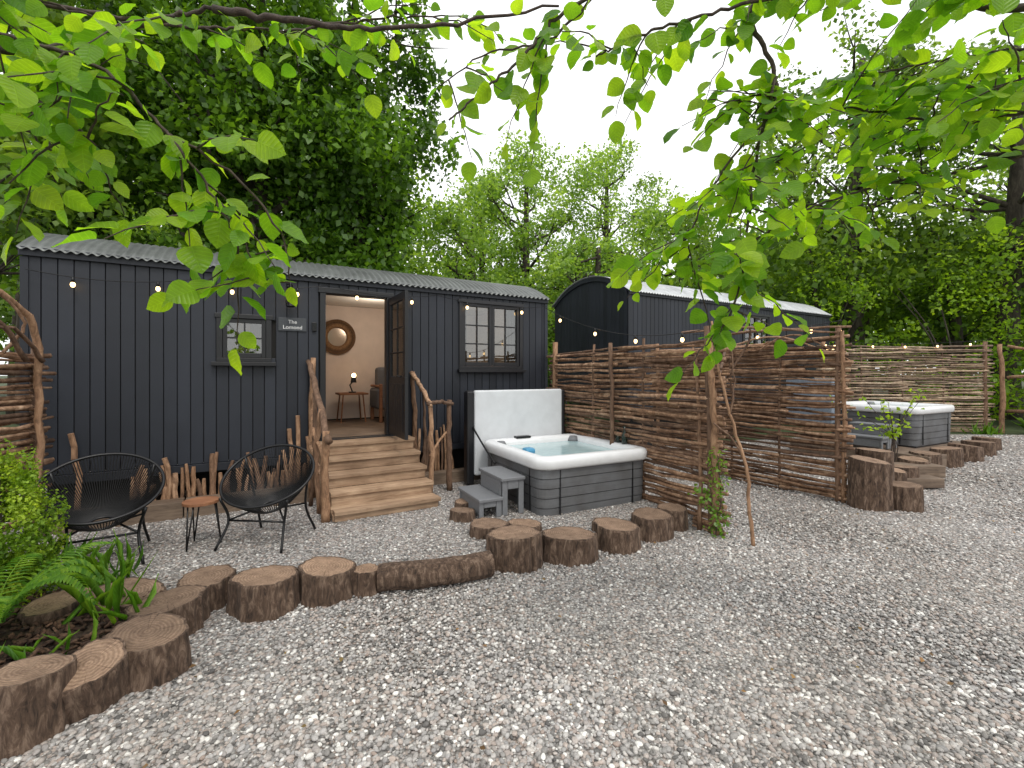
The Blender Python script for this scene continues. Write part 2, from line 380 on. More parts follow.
for s in [(4.25,5.42,0,.58,.19),(4.58,5.75,0,.64,.19),(4.62,5.35,0,.3,.155),(5.1,6.1,0,.32,.16),(5.5,6.4,0,.3,.17),(6.0,6.8,.03,.3,.17),(6.5,7.15,.06,.3,.2),(7.0,7.35,.1,.3,.2),(7.5,7.55,.14,.28,.2),(8.0,7.8,.16,.28,.2),(8.45,8.1,.2,.26,.18)]:
    stump(*s)
b=Buf(); L=path([(-.98,3.34,.10),(-.55,3.42,.105),(-.17,3.58,.10)],12); b.tube(L,.098,18,0,jit=.035)
b.mi[-2]=1; b.mi[-1]=1; b.obj('fallen_log',[BARK,RINGS],smooth=False)

# ------------------------------------------------------------------ hut
def arc(yy,W,rise):
    t=(yy/W-.5)*2; Rr=(1+ (rise/(W/2))**2)/(2*rise/(W/2))*(W/2)
    return math.sqrt(max(Rr*Rr-(t*W/2)**2,0))-(Rr-rise)
def hut(name,loc,rz,xa,xb,W,zb,zf,ze,rise,ops,roofm,oh=.06):
    E=empty(name,loc,rz)
    bd=Buf(); pitch=.116
    def split(x0,x1,z0,z1):
        segs=[(z0,z1)]
        for (a,b_,c,d) in ops:
            if x1>a+.01 and x0<b_-.01:
                ns=[]
                for s0,s1 in segs:
                    if s0<c: ns.append((s0,min(s1,c)))
                    if s1>d: ns.append((max(s0,d),s1))
                segs=ns
        return segs
    x=xa
    while x<xb-.01:
        x1=min(x+pitch-.007,xb)
        for s0,s1 in split(x,x1,zb,ze-.01): bd.box((x,-.022,s0),(x1,0,s1))
        x+=pitch
    for xe,sg in ((xa,-1),(xb,1)):
        yy=.002
        while yy<W-.01:
            y1=min(yy+pitch-.007,W); hh=ze+min(arc(yy,W,rise),arc(y1,W,rise))-.02
            a,b_=(xe-.022,xe) if sg<0 else (xe,xe+.022)
            bd.box((a,yy,zb),(b_,y1,hh)); yy+=pitch
    bd.obj('cladding',CLAD,E,bevel=.0035)
    cuts=sorted(set([xa+.004,xb-.004]+[v for o in ops for v in o[:2]]))
    wb=Buf(); inn=Buf()
    for c0,c1 in zip(cuts[:-1],cuts[1:]):
        for s0,s1 in split(c0,c1,zb+.01,ze-.02):
            wb.box((c0,.003,s0),(c1,.075,s1)); 
            if s1>zf: inn.box((c0,.078,max(s0,zf+.01)),(c1,.09,s1))
    wb.box((xa+.003,W-.05,zb+.01),(xb-.003,W,ze)); 
    for xe0,xe1 in ((xa+.003,xa+.06),(xb-.06,xb-.003)):
        n=12; v=[(xe0,.08,zb+.01),(xe0,W-.053,zb+.01)]; top=[(.08+(W-.133)*k/n) for k in range(n+1)][::-1]
        v+= [(xe0,t,ze+arc(t,W,rise)-.03) for t in top]; m=len(v); v+=[(xe1,p[1],p[2]) for p in v]
        wb.add(v,[tuple(range(m)),tuple(range(m,2*m))[::-1]]+[(i,(i+1)%m,m+(i+1)%m,m+i) for i in range(m)])
    wb.obj('wall_frame',DARK,E)
    inn.box((xa+.07,W-.065,zf+.02),(xb-.07,W-.055,ze-.02))
    inn.box((xa+.062,.1,zf+.02),(xa+.068,W-.07,ze-.02)); inn.box((xb-.068,.1,zf+.02),(xb-.062,W-.07,ze-.02))
    inn.obj('inner_lining',CREAM,E)
    c=Buf(); c.box((xa+.07,.08,ze-.018),(xb-.07,W-.07,ze-.005)); c.obj('ceiling',CEIL,E)
    c=Buf(); c.box((xa+.01,.01,zf-.1),(xb-.01,W-.06,zf)); c.obj('floor_boards',SLEEPER,E)
    xs=np.arange(xa-oh,xb+oh,.0762/6); m=22; V=[]
    ys=np.linspace(-.09,W+.09,m)
    for xx in xs:
        for k in range(m):
            yy=ys[k]; base=arc(min(max(yy,0),W),W,rise); 
            if yy<0: base+= yy*.55
            if yy>W: base-= (yy-W)*.55
            V.append((xx,yy,ze+.025+base+.012*math.sin(xx/.0762*2*math.pi)))
    nx=len(xs); V=np.array(V); V2=V.copy(); V2[:,2]-=.006
    I=(np.arange(nx-1)[:,None]*m+np.arange(m-1)[None]).ravel(); F=np.stack([I,I+m,I+m+1,I+1],1); tot=nx*m
    Fl=F[:,::-1]+tot
    e=[];
    for i in range(nx-1): e.append((i*m,i*m+tot,(i+1)*m+tot,(i+1)*m)); e.append((i*m+m-1,(i+1)*m+m-1,(i+1)*m+m-1+tot,i*m+m-1+tot))
    for k in range(m-1): e.append((k,k+1,k+1+tot,k+tot)); q=(nx-1)*m; e.append((q+k,q+k+tot,q+k+1+tot,q+k+1))
    np_mesh('corrugated_roof',np.concatenate([V,V2]),np.concatenate([F,Fl,np.array(e)]),roofm,E,smooth=False)
    t=Buf(); t.box((xa-.03,-.055,ze-.085),(xb+.03,-.024,ze-.002)); 
    for xe in (xa-.05,xb+.024):
        n=16; lo=[];
        for k in range(n+1):
            yy=W*k/n; a=ze+arc(yy,W,rise); lo.append((yy,a))
        for k in range(n):
            (y0,a0),(y1,a1)=lo[k],lo[k+1]
            t.add([(xe,y0,a0-.08),(xe+.026,y0,a0-.08),(xe+.026,y1,a1-.08),(xe,y1,a1-.08),(xe,y0,a0+.01),(xe+.026,y0,a0+.01),(xe+.026,y1,a1+.01),(xe,y1,a1+.01)],bf)
    for xc in (xa-.028,xb-.03): t.box((xc,-.034,zb),(xc+.058,-.0225,ze-.09))
    t.box((xa-.01,-.04,zb-.09),(xb+.01,.05,zb-.004))
    t.obj('trim_boards',CLAD,E,bevel=.003)
    return E
def window(E,x0,x1,z0,z1,cas=2,rows=2,cols=1,sill=.1):
    f=Buf(); g=Buf(); w=.045
    f.box((x0-.045,-.045,z0),(x0+.01,.06,z1)); f.box((x1-.01,-.045,z0),(x1+.045,.06,z1))
    f.box((x0-.06,-.05,z1+.001),(x1+.06,.06,z1+.05)); f.box((x0-.045,-.044,z0-.045),(x1+.045,.06,z0-.001))
    f.box((x0-sill,-.10,z0-.09),(x1+sill,-.023,z0-.048))
    cw=(x1-x0-.02)/cas
    for c in range(cas):
        a=x0+.01+c*cw; b_=a+cw
        f.box((a+.002,-.030,z0+.002),(a+w,.02,z1-.002)); f.box((b_-w,-.030,z0+.002),(b_-.002,.02,z1-.002))
        f.box((a+w+.001,-.029,z0+.002),(b_-w-.001,.02,z0+w+.01)); f.box((a+w+.001,-.029,z1-w),(b_-w-.001,.02,z1-.002))
        ga,gb,gc,gd=a+w,b_-w,z0+w+.01,z1-w
        g.box((ga,-.004,gc),(gb,.002,gd))
        for r in range(1,rows+1):
            zz=gc+(gd-gc)*r/(rows+1); f.box((ga+.001,-.018,zz-.009),(gb-.001,-.006,zz+.009))
        for q in range(1,cols+1):
            xx=ga+(gb-ga)*q/(cols+1); f.box((xx-.008,-.0205,gc+.001),(xx+.008,-.005,gd-.001))
    f.obj('window_frame',BLACK,E,bevel=.003); g.obj('window_pane',GLASS,E)
    cu=Buf()
    for side in (0,1):
        c0=x0-.05 if side==0 else x1-.17
        n=14; vs=[]
        for i in range(n+1):
            xx=c0+.22*i/n; yy=.16+.018*math.sin(i*1.9)
            vs+= [(xx,yy,z0-.1),(xx,yy,z1+.05)]
        cu.add(vs,[(2*i,2*i+2,2*i+3,2*i+1) for i in range(n)])
    cu.obj('curtain',CURTAIN,E,smooth=True)

P0=(-2.37,5.53,0)
H1=hut('shepherd_hut',P0,R(30),-2.53,3.34,2.4,.62,.79,2.78,.33,[(.09,.84,.79,2.57),(-.98,-.535,1.77,2.21),(1.90,2.86,1.70,2.60)],ROOF1,.035)
window(H1,-.98,-.535,1.77,2.21,1,1,1,.09); window(H1,1.90,2.86,1.70,2.60,2,2,1,.07)
d=Buf(); d.box((.03,-.045,.80),(.095,.085,2.575)); d.box((.835,-.045,.80),(.90,.085,2.575)); d.box((.01,-.05,2.577),(.92,.085,2.64)); d.box((.03,-.06,.755),(.90,.09,.792))
d.obj('door_frame',BLACK,H1,bevel=.003)
d=Buf(); g=Buf()
X0,X1=.852,.892
d.box((X0,-.78,.82),(X1,-.05,1.55)); d.box((X0,-.78,2.47),(X1,-.05,2.56))
d.box((X0,-.78,1.551),(X1,-.69,2.469)); d.box((X0,-.14,1.551),(X1,-.05,2.469))
for zz in (1.85,2.15): d.box((X0+.006,-.689,zz-.01),(X1-.006,-.141,zz+.01))
d.box((X0+.008,-.425,1.552),(X1-.008,-.405,2.468)); g.box((X0+.018,-.688,1.56),(X0+.022,-.142,2.46))
for k in range(6): d.box((X0-.006,-.70+k*.1,.9),(X0-.001,-.61+k*.1,1.47))
d.obj('door_leaf',BLACK,H1,bevel=.003); g.obj('door_glazing',GLASS,H1)
hd=Buf(); hd.tube([(X0-.02,-.72,1.56),(X0-.06,-.72,1.56),(X0-.06,-.62,1.56)],.009,8); hd.obj('door_handle',METAL_BLK,H1,smooth=True)
s=Buf(); s.box((-.42,-.037,2.095),(-.12,-.024,2.25)); s.obj('name_sign',SIGNM,H1,bevel=.002)
def text(body,size,loc):
    c=bpy.data.curves.new('sign_text','FONT'); c.body=body; c.size=size; c.align_x='CENTER'; c.extrude=.001; c.materials.append(WHITE)
    o=bpy.data.objects.new('sign_text',c); o.location=loc; o.rotation_euler=(R(90),0,0); link(o,H1)
text('The',.06,(-.27,-.039,2.182)); text('Lomond',.062,(-.27,-.039,2.118))
s=Buf(); s.box((-.06,-.05,2.10),(-.01,-.024,2.21)); s.obj('key_safe',METAL_BLK,H1,bevel=.004)
s=Buf(); s.tube(path([(-.3,-.024,2.62),(-.3,-.12,2.66),(-.3,-.15,2.60),(-.3,-.15,2.56)],12),.008,8); s.tube([(-.3,-.15,2.57),(-.3,-.15,2.52)],[.022,.03],12); s.tube([(-.3,-.022,2.62),(-.3,-.032,2.62)],.035,12)
s.tube([(-.3,-.15,2.38),(-.3,-.15,2.36)],[.05,.04],12)
for a in range(6):
    t=a*math.pi/3; s.tube([(-.3+.03*math.cos(t),-.15+.03*math.sin(t),2.52),(-.3+.052*math.cos(t),-.15+.052*math.sin(t),2.45),(-.3+.045*math.cos(t),-.15+.045*math.sin(t),2.37)],.003,4)
s.obj('wall_lantern',METAL_BLK,H1,smooth=True)
v,f=ico(3); bb=Buf(); bb.add([(p[0]*.028-.3,p[1]*.028-.15,p[2]*.04+2.46) for p in v],f); bb.obj('lantern_bulb',BULB,H1,smooth=True)
# interior
b=Buf(); t=np.linspace(0,2*math.pi,40,endpoint=False)
for k,rr in enumerate(np.linspace(.17,.29,7)):
    b.tube([(.60+rr*math.cos(a),2.30,2.22+rr*math.sin(a)) for a in t],.014,6,closed=True)
b.obj('wicker_mirror',WICKER,H1,smooth=True)
b=Buf(); b.add([(.60+.165*math.cos(a),2.325,2.22+.165*math.sin(a)) for a in t],[tuple(range(40))[::-1]]); 
MIR=plain('mirror_glass',(.42,.35,.28),.15,.5,10,.02,0); b.obj('mirror_face',MIR,H1)
b=Buf(); b.box((.55,1.75,1.24),(1.0,2.2,1.27)); 
for (a,c) in ((.57,1.77),(.96,1.77),(.57,2.16),(.96,2.16)): b.tube([(a,c,.79),(a*.8+.155,c*.8+.395,1.24)],.012,6)
b.obj('side_table',TABLEW,H1)
b=Buf(); b.tube([(.78,1.95,1.27),(.78,1.95,1.29)],.06,16); 
b.tube([(.78,1.95,1.29),(.74,1.95,1.40),(.80,1.95,1.47)],.012,6); b.tube([(.80,1.95,1.44),(.80,1.95,1.53)],[.05,.035],12); b.obj('table_lamp',METAL_BLK,H1)
b=Buf(); b.add([(p[0]*.035+.80,p[1]*.035+1.93,p[2]*.035+1.56) for p in v],f); b.obj('table_lamp_bulb',LAMPG,H1,smooth=True)
b=Buf(); b.box((1.15,1.55,1.0),(1.75,2.15,1.16)); b.box((1.2,2.0,1.1),(1.75,2.2,1.7)); b.box((1.1,1.55,1.0),(1.2,2.15,1.35)); 
b.obj('armchair',FABRIC,H1,bevel=.05)
b=Buf(); b.box((1.12,1.5,.79),(1.17,1.55,1.42)); b.box((1.12,2.1,.79),(1.17,2.15,1.3)); b.box((1.12,1.5,1.36),(1.17,2.15,1.4)); b.obj('armchair_frame',TABLEW,H1,bevel=.01)
for lx,pw in ((1.0,14),(2.4,5)):
    l=bpy.data.lights.new('interior_fill_light','POINT'); l.energy=pw; l.color=(1,.86,.72); l.shadow_soft_size=.15  # added fill to brighten the room; no ceiling fitting here
    o=bpy.data.objects.new('interior_fill_light',l); o.location=(lx,1.2,2.5); link(o,H1)
b=Buf(); b.box((-2.45,.25,.0),(3.3,.3,.53)); b.obj('underfloor_shade_sheet',DARK,H1)  # dark sheet standing in for the shade under the hut floor
E=H1
b=Buf(); b.box((-2.45,-.28,.1),(-1.3,-.08,.29)); b.box((-1.29,-.275,.1),(-.12,-.075,.285)); b.box((1.2,-.25,.1),(3.2,-.08,.27)); b.obj('timber_sleepers',SLEEPER,E,bevel=.01)
b=Buf()
for x0,x1,zlo,zhi in ((-1.75,-.1,.42,.75),(1.2,1.75,.5,.95)):
    x=x0
    while x<x1:
        zt=rng.uniform(zlo,zhi); r_=rng.uniform(.014,.03); a=(x,-.05-rng.uniform(0,.03),.12)
        b.tube(rough_path([a,(x+rng.normal()*.02,-.06,zt*.6),(x+rng.normal()*.03,-.06,zt)],6,.004),[r_]*5+[r_*.8],7); x+=rng.uniform(.03,.06)
for x,zt in ((-2.15,1.02),(-1.45,.72),(-.3,.95),(-.1,.85),(-.22,1.1)): b.tube(rough_path([(x,-.09,.1),(x+.01,-.09,zt*.6),(x+rng.normal()*.02,-.09,zt)],7,.006),.024,8)
b.obj('stake_edging',POSTW,E)
b=Buf()
for k in range(26):
    x=rng.uniform(-1.75,-1.2); b.tube([(x,.0+rng.uniform(-.08,.1),.3+.28*rng.random()),(x+rng.normal()*.03,.22,.3+.28*rng.random())],rng.uniform(.02,.04),8)
b.obj('firewood',TWIG,E)
# steps
b=Buf(); zs=[.79,.65,.51,.37,.235]; fr=[-.32,-.54,-.76,-.98,-1.20]
for k,zt in enumerate(zs):
    zt-=.012; back=-.064 if k==0 else fr[k-1]-.001
    mid=(back+fr[k])/2
    b.box((.0,mid+.004,zt-.04),(1.12,back,zt)); b.box((.004*k,fr[k]-.02,zt-.04),(1.115+.003*k,mid-.004,zt+.002))
    b.box((.02,fr[k]+.001,zt-.14 if k<4 else .119),(1.10,fr[k]+.025,zt-.042))
for xx in (.0,1.085):
    for k,zt in enumerate(zs): b.box((xx+.003,fr[k]+.027,.119),(xx+.03,(-.064 if k==0 else fr[k-1]+.0),zt-.054))
b.obj('entrance_steps',STEPW,E,bevel=.005)
b=Buf()
def rp(p,r0,r1,n=12,j=.006): b.tube(rough_path(p,n,j),np.linspace(r0,r1,n),8,jit=.12)
rp([(-.06,-.10,.12),(-.07,-.11,.9),(-.05,-.1,1.78)],.04,.03)
rp([(-.05,-1.12,.12),(-.06,-1.10,.5),(-.05,-1.12,1.02)],.045,.035)
rp([(-.10,-.05,1.74),(-.07,-.5,1.42),(-.03,-1.2,.92)],.03,.036)
rp([(-.12,-.45,.12),(-.08,-.52,.7),(-.09,-.5,1.38)],.025,.02)
rp([(-.07,-.8,.12),(-.10,-.78,.7),(-.06,-.82,1.22)],.028,.022)
rp([(-.09,-.15,.75),(-.07,-.6,.62),(-.07,-1.1,.5)],.022,.02)
rp([(-.05,-.14,1.3),(-.1,-.5,1.0),(-.07,-1.1,.75)],.02,.018)
rp([(1.18,-.09,.12),(1.19,-.1,.9),(1.17,-.08,1.62)],.035,.028)
rp([(1.16,-.05,1.6),(1.18,-.4,1.42),(1.16,-.78,1.2)],.03,.028)
rp([(1.17,-.74,.12),(1.19,-.76,.7),(1.16,-.76,1.26)],.032,.026)
rp([(1.13,-.78,1.23),(1.32,-.7,1.25),(1.52,-.6,1.21)],.026,.022)
rp([(1.48,-.61,.12),(1.46,-.62,.7),(1.48,-.6,1.26)],.04,.03)
rp([(1.18,-.45,.4),(1.22,-.42,.9),(1.19,-.42,1.40)],.02,.016)
rp([(1.17,-.74,.6),(1.3,-.68,.75),(1.48,-.6,.9)],.018,.014)
b.obj('branch_handrail',POSTW,E,smooth=True)
def string_lights(name,segs,parent=None,step=.62):
    e=empty(name) if parent is None else empty(name,parent=parent)
    c=Buf(); g=Buf(); vv,ff=ico(2)
    for a,b_,sag in segs:
        a=np.array(a,float); b_=np.array(b_,float); n=16; p=[a+(b_-a)*k/n-np.array([0,0,4*sag*(k/n)*(1-k/n)]) for k in range(n+1)]
        c.tube(p,.0045,5)
        m=max(1,int(np.linalg.norm(b_-a)/step))
        for q in range(m):
            u=(q+.5)/m; pt=a+(b_-a)*u-np.array([0,0,4*sag*u*(1-u)])
            c.tube([pt,pt-np.array([0,0,.05])],[.012,.014],8)
            g.add([(pt[0]+w[0]*.02,pt[1]+w[1]*.02,pt[2]-.072+w[2]*.027) for w in vv],ff)
    c.obj('cable',METAL_BLK,e,smooth=True); g.obj('bulbs',BULB,e,smooth=True)
string_lights('string_lights',[((-2.5,-.1,2.56),(-1.2,-.1,2.6),.07),((-1.2,-.1,2.6),(.1,-.1,2.66),.07),((.1,-.1,2.66),(1.5,-.1,2.66),.07),((1.5,-.1,2.66),(3.3,-.1,2.64),.08)],H1)

H2=hut('shepherd_hut',(2.24,8.77,.0),R(30),0,7.4,2.4,.95,1.15,3.2,.42,[(3.6,4.6,2.1,2.95),(5.4,6.2,1.15,2.95)],ROOF2)
window(H2,3.6,4.6,2.1,2.95,2,2,1,.07)
b=Buf(); b.box((5.42,.0,1.16),(6.18,.04,2.94)); b.obj('door_leaf',CLAD,H2,bevel=.004)
b=Buf(); b.box((.1,.3,.0),(7.3,.35,.86)); b.obj('underfloor_shade_sheet',DARK,H2)  # dark sheet again, painted stand-in for underfloor shade

# ------------------------------------------------------------------ hurdle fences
def hurdle(name,p0,p1,z0,z1,dz=.036,matl=HAZEL,post=.8,rodr=(.015,.026),endr=.04):
    E=empty(name); p0=np.array(p0,float); p1=np.array(p1,float); L=np.linalg.norm(p1-p0); d=(p1-p0)/L; nrm=np.array([-d[1],d[0]])
    b=Buf(); npost=max(2,int(round(L/post))); z=z0; i=0
    def P(s,o,zz): q=p0+d*s+nrm*o; return (q[0],q[1],zz)
    while z<z1:
        cutp=[-.06+rng.uniform(-.06,.04)]
        if L>1.5:
            for _ in range(rng.integers(1,3)): cutp.append(rng.uniform(.15,.85)*L)
        cutp.append(L+rng.uniform(-.03,.12)); cutp.sort()
        for a,c in zip(cutp[:-1],cutp[1:]):
            if c-a<.25: continue
            n=max(5,int((c-a)/.14)); s=np.linspace(a-.06,c+.08,n); r0=rng.uniform(*rodr); r1=r0*rng.uniform(.5,1)
            if rng.random()<.5: r0,r1=r1,r0
            ph=0 if i%2 else math.pi; o0=rng.normal()*.012; sl=rng.normal()*.014; bow=rng.normal()*.012
            pts=[P(t,.034*math.sin(t/L*npost*math.pi+ph)+o0,z+sl*(t-L/2)+bow*math.sin((t-a)/(c-a)*3.1)+rng.normal()*.004) for t in s]
            b.tube(pts,np.linspace(r0,r1,n),6,jit=.12)
        z+=dz*rng.uniform(.7,1.05); i+=1
    b.obj('woven_rods',matl,E,smooth=True)
    b=Buf()
    for k in range(npost+1):
        s=L*k/npost; zt=z1+rng.uniform(.0,.12); big=k in(0,npost)
        b.tube(rough_path([P(s,0,z0-.1),P(s+rng.normal()*.01,0,(z0+z1)/2),P(s+rng.normal()*.02,0,zt+(.05 if big else 0))],8,.004),endr if big else .017,8,jit=.1)
    b.obj('posts',POSTW,E,smooth=True)
    return E
fa=hurdle('woven_hurdle_fence',(.66,7.0),(2.0,4.55),.03,1.93)
b=Buf(); 
rp([(2.02,4.5,-.02),(2.0,4.5,1.0),(1.97,4.52,1.9)],.042,.032,14); rp([(1.9,4.62,0),(1.93,4.66,.9),(1.9,4.7,1.85)],.024,.018)
rp([(1.25,5.75,0),(1.26,5.73,1),(1.24,5.74,1.98)],.028,.024)
b.obj('fence_end_post',POSTW,fa,smooth=True)
fb=hurdle('woven_hurdle_fence',(2.6,8.1),(4.05,5.66),.03,2.02,endr=.03)
b=Buf(); rp([(4.08,5.6,0),(4.09,5.6,1),(4.06,5.6,2.12)],.028,.022,14)
rp([(2.9,7.2,2.05),(3.3,6.5,2.18),(4.1,5.5,2.16)],.022,.015); rp([(3.1,6.6,1.5),(3.35,6.4,2.1),(3.2,6.3,2.35)],.018,.01); rp([(2.2,5.9,2.12),(3.0,6.0,2.2),(4.1,5.62,2.1)],.018,.012)
rp([(3.0,7.0,1.9),(3.6,6.3,2.1),(4.0,5.7,1.85)],.015,.01); rp([(2.05,4.55,1.5),(2.45,5.2,1.9),(2.9,6.2,2.2)],.016,.012)
rp([(3.4,6.4,1.9),(3.75,6.0,2.1),(4.12,5.55,1.75)],.012,.01)
b.obj('branch_rails',POSTW,fb,smooth=True)
fc=hurdle('woven_hurdle_fence',(7.3,10.7),(10.75,10.35),.12,2.22,.04,HAZEL2,.9,(.017,.028))
fl=hurdle('woven_hurdle_fence',(-3.98,2.9),(-4.26,4.05),.3,1.78,.034,endr=.028)
b=Buf(); rp([(-3.9,2.9,2.0),(-4.0,3.3,2.28),(-4.08,3.7,2.2),(-4.14,3.95,1.95),(-4.17,4.0,1.3),(-4.16,3.98,.3)],.024,.028,24,.008)
rp([(-4.05,3.8,1.7),(-4.0,3.5,2.05),(-3.92,3.1,2.15)],.02,.016); rp([(-4.12,4.0,1.7),(-4.04,3.7,1.95),(-3.97,3.3,1.9)],.018,.012); rp([(-4.15,3.7,1.75),(-4.06,3.8,2.0),(-4.05,3.6,2.25)],.014,.01)
b.obj('branch_arch',POSTW,fl,smooth=True)
fr_=empty('rustic_rail_fence'); b=Buf()
for x,y_ in ((10.95,10.2),(11.3,9.4),(12.2,9.0),(13.4,8.8)):
    rp([(x,y_,.1),(x+.05,y_,1.2),(x,y_+.02,2.25)],.05,.04)
rp([(11.0,10.1,.75),(11.3,9.4,.8),(13.5,8.8,.8)],.04,.03); rp([(11.0,10.1,1.5),(11.3,9.4,1.55),(13.5,8.8,1.5)],.035,.03)
rp([(11.0,10.1,2.2),(11.4,9.3,1.9),(12.3,8.9,1.2)],.03,.03); rp([(11.3,9.3,.2),(11.9,9.1,1.3),(12.3,8.95,2.2)],.03,.025)
b.obj('rails',POSTW,fr_,smooth=True)
b=Buf(); rp([(2.23,4.2,-.02),(2.20,4.22,.35),(2.17,4.24,.75),(2.05,4.3,1.2),(1.96,4.35,1.7),(1.93,4.4,2.1)],.019,.010,24,.006)
rp([(2.17,4.24,.78),(2.08,4.3,.98),(1.93,4.36,1.12)],.014,.008); rp([(2.06,4.3,1.2),(2.12,4.35,1.5),(2.1,4.4,1.9)],.01,.006)
b.obj('leaning_sapling',POSTW,smooth=True)
string_lights('string_lights',[((.52,7.12,2.62),(1.3,5.7,2.1),.05),((1.3,5.7,2.1),(1.98,4.55,2.05),.05),((2.9,7.3,2.22),(4.06,5.6,2.25),.06),((4.06,5.6,2.25),(7.3,10.6,2.35),.25),((7.3,10.6,2.35),(10.75,10.3,2.35),.08)])

# ------------------------------------------------------------------ hot tubs
def rrect(hx,hy,r,n=7):
    o=[]
    for cx,cy,a0 in ((hx-r,hy-r,0),(-hx+r,hy-r,90),(-hx+r,-hy+r,180),(hx-r,-hy+r,270)):
        for k in range(n): a=R(a0+90*k/(n-1)); o.append((cx+r*math.cos(a),cy+r*math.sin(a)))
    return o
def loft(b,hx,hy,r,prof,mi=0,bottom=False):
    vs=[];m=None
    for ins,z in prof:
        lp=rrect(hx-ins,hy-ins,max(r-ins,.02)); m=len(lp); vs+=[(p[0],p[1],z) for p in lp]
    f=[(i*m+j,i*m+(j+1)%m,(i+1)*m+(j+1)%m,(i+1)*m+j) for i in range(len(prof)-1) for j in range(m)]
    if bottom: f.append(tuple((len(prof)-1)*m+j for j in range(m)))
    b.add(vs,f,mi)
def tub(loc,rz,sx,sy,ht=.62):
    E=empty('hot_tub',loc,rz); hx,hy=sx/2,sy/2
    b=Buf(); top=ht-.13; pr=[(.02,0)]; k=5
    for i in range(k):
        z0=top*i/k; z1=top*(i+1)/k; q=.02*(1-i/k); pr+=[(q,z0+.006),(q,z1-.008),(q+.009,z1-.004)]
    loft(b,hx-.03,hy-.03,.14,pr); b.obj('cabinet',TUBGREY,E,bevel=0)
    b=Buf()
    for sxx in (-1,1):
        for syy in (-1,1):
            b.box((sxx*(hx-.27)-.006,syy*(hy-.036)-.006,.02),(sxx*(hx-.27)+.006,syy*(hy-.036)+.006,top-.01)); b.box((sxx*(hx-.036)-.006,syy*(hy-.27)-.006,.02),(sxx*(hx-.036)+.006,syy*(hy-.27)+.006,top-.01))
    b.box((-hx+.05,-hy+.05,-.02),(hx-.05,hy-.05,.004)); b.obj('cabinet_seams',BLACK,E)
    b=Buf(); loft(b,hx,hy,.18,[(.04,top-.002),(.005,top+.0),(-.012,top+.02),(-.016,top+.08),(-.004,top+.115),(.03,top+.13),(.10,top+.13),(.15,top+.115),(.17,top+.08),(.19,top-.1),(.3,top-.2)],0,True)
    b.obj('acrylic_shell',TUBSHELL,E,smooth=True)
    b=Buf(); lp=rrect(hx-.175,hy-.175,.07); b.add([(p[0],p[1],top+.055) for p in lp],[tuple(range(len(lp)))]); b.obj('water',WATER,E)
    b=Buf()
    for sxx,syy in ((-1,1),(1,1)):
            b.tube([(sxx*(hx-.20),syy*(hy-.20),top+.04),(sxx*(hx-.20),syy*(hy-.20),top+.12)],[.09,.05],12)
    b.obj('headrests',TUBSTEP,E,smooth=True)
    return E,hx,hy,top
a27=R(27); c,s_=math.cos(a27),math.sin(a27); corner=np.array([.28,4.60]); ctr=corner+np.array([c,s_])*.76+np.array([-s_,c])*.76
T1,hx,hy,top=tub((ctr[0],ctr[1],.09),a27,1.52,1.52,.64)
top+=.03
b=Buf(); b.box((-hx-.06,hy+.05,.16),(hx-.22,hy+.12,1.28)); b.obj('folded_cover',TUBCOVER,T1,bevel=.02)
b=Buf(); b.box((-hx-.16,hy+.07,.04),(-hx-.061,hy+.21,1.27)); b.box((hx-.219,hy+.06,.3),(hx-.16,hy+.16,1.27)); b.box((-hx-.14,hy+.125,.14),(hx-.22,hy+.19,1.275)); b.obj('cover_back_panel',BLACK,T1,bevel=.02)
b=Buf(); b.tube(path([(-hx-.04,hy*.3,.42),(-hx-.06,hy*.7,.6),(-hx-.08,hy+.08,.8)],12),.012,8); b.tube(path([(hx-.02,hy+.02,.3),(hx-.08,hy+.08,.7),(hx-.13,hy+.08,1.1)],12),.014,8); b.obj('cover_lifter',METAL_BLK,T1,smooth=True)
b=Buf()
for px_,py_,hh in ((hx-.09,-hy+.38,.2),(hx-.07,-hy+.52,.17)):
    b.tube([(px_,py_,top+.10),(px_,py_,top+.1+hh*.55),(px_,py_,top+.1+hh*.75),(px_,py_,top+.1+hh*1.1)],[.034,.034,.013,.013],12)
b.obj('wine_bottles',GREENBOTTLE,T1,smooth=True)
b=Buf(); b.box((-.3,hy-.14,top+.1),(-.08,hy-.05,top+.125)); b.obj('control_panel',METAL_BLK,T1,bevel=.008)
b=Buf(); b.box((-.55,-.1,top+.01),(-.42,.03,top+.09)); b.obj('floating_dispenser',BLUE,T1,bevel=.03)
def tstep(loc,rz):
    E=empty('tub_steps',loc,rz); b=Buf(); W=.62
    b.box((0,-W/2,.17),(.27,W/2,.205)); b.box((.25,-W/2,.36),(.53,W/2,.395))
    for yy in (-W/2+.02,W/2-.05):
        b.box((.01,yy,0),(.06,yy+.03,.169)); b.box((.20,yy,0),(.262,yy+.03,.169)); b.box((.27,yy,0),(.33,yy+.03,.359)); b.box((.46,yy,0),(.52,yy+.03,.359)); b.box((.061,yy,.11),(.199,yy+.029,.169)); b.box((.331,yy,.27),(.459,yy+.029,.359))
    b.box((.255,-W/2+.052,.206),(.27,W/2-.052,.359)); b.box((.02,-W/2+.052,.03),(.035,W/2-.052,.169))
    b.obj('step_frame',TUBSTEP,E,bevel=.01)
p=corner+np.array([-s_,c])*.55-np.array([c,s_])*.56
tstep((p[0],p[1],.118),a27)
T2,hx2,hy2,top2=tub((7.18,8.68,.34),a27,1.48,1.48,.68)
b=Buf(); b.box((-hx2-.35,.42,.3),(-hx2-.24,1.3,1.15)); b.obj('folded_cover',plain('blue_grey_cover',(.2,.24,.29),.5),T2,bevel=.02)
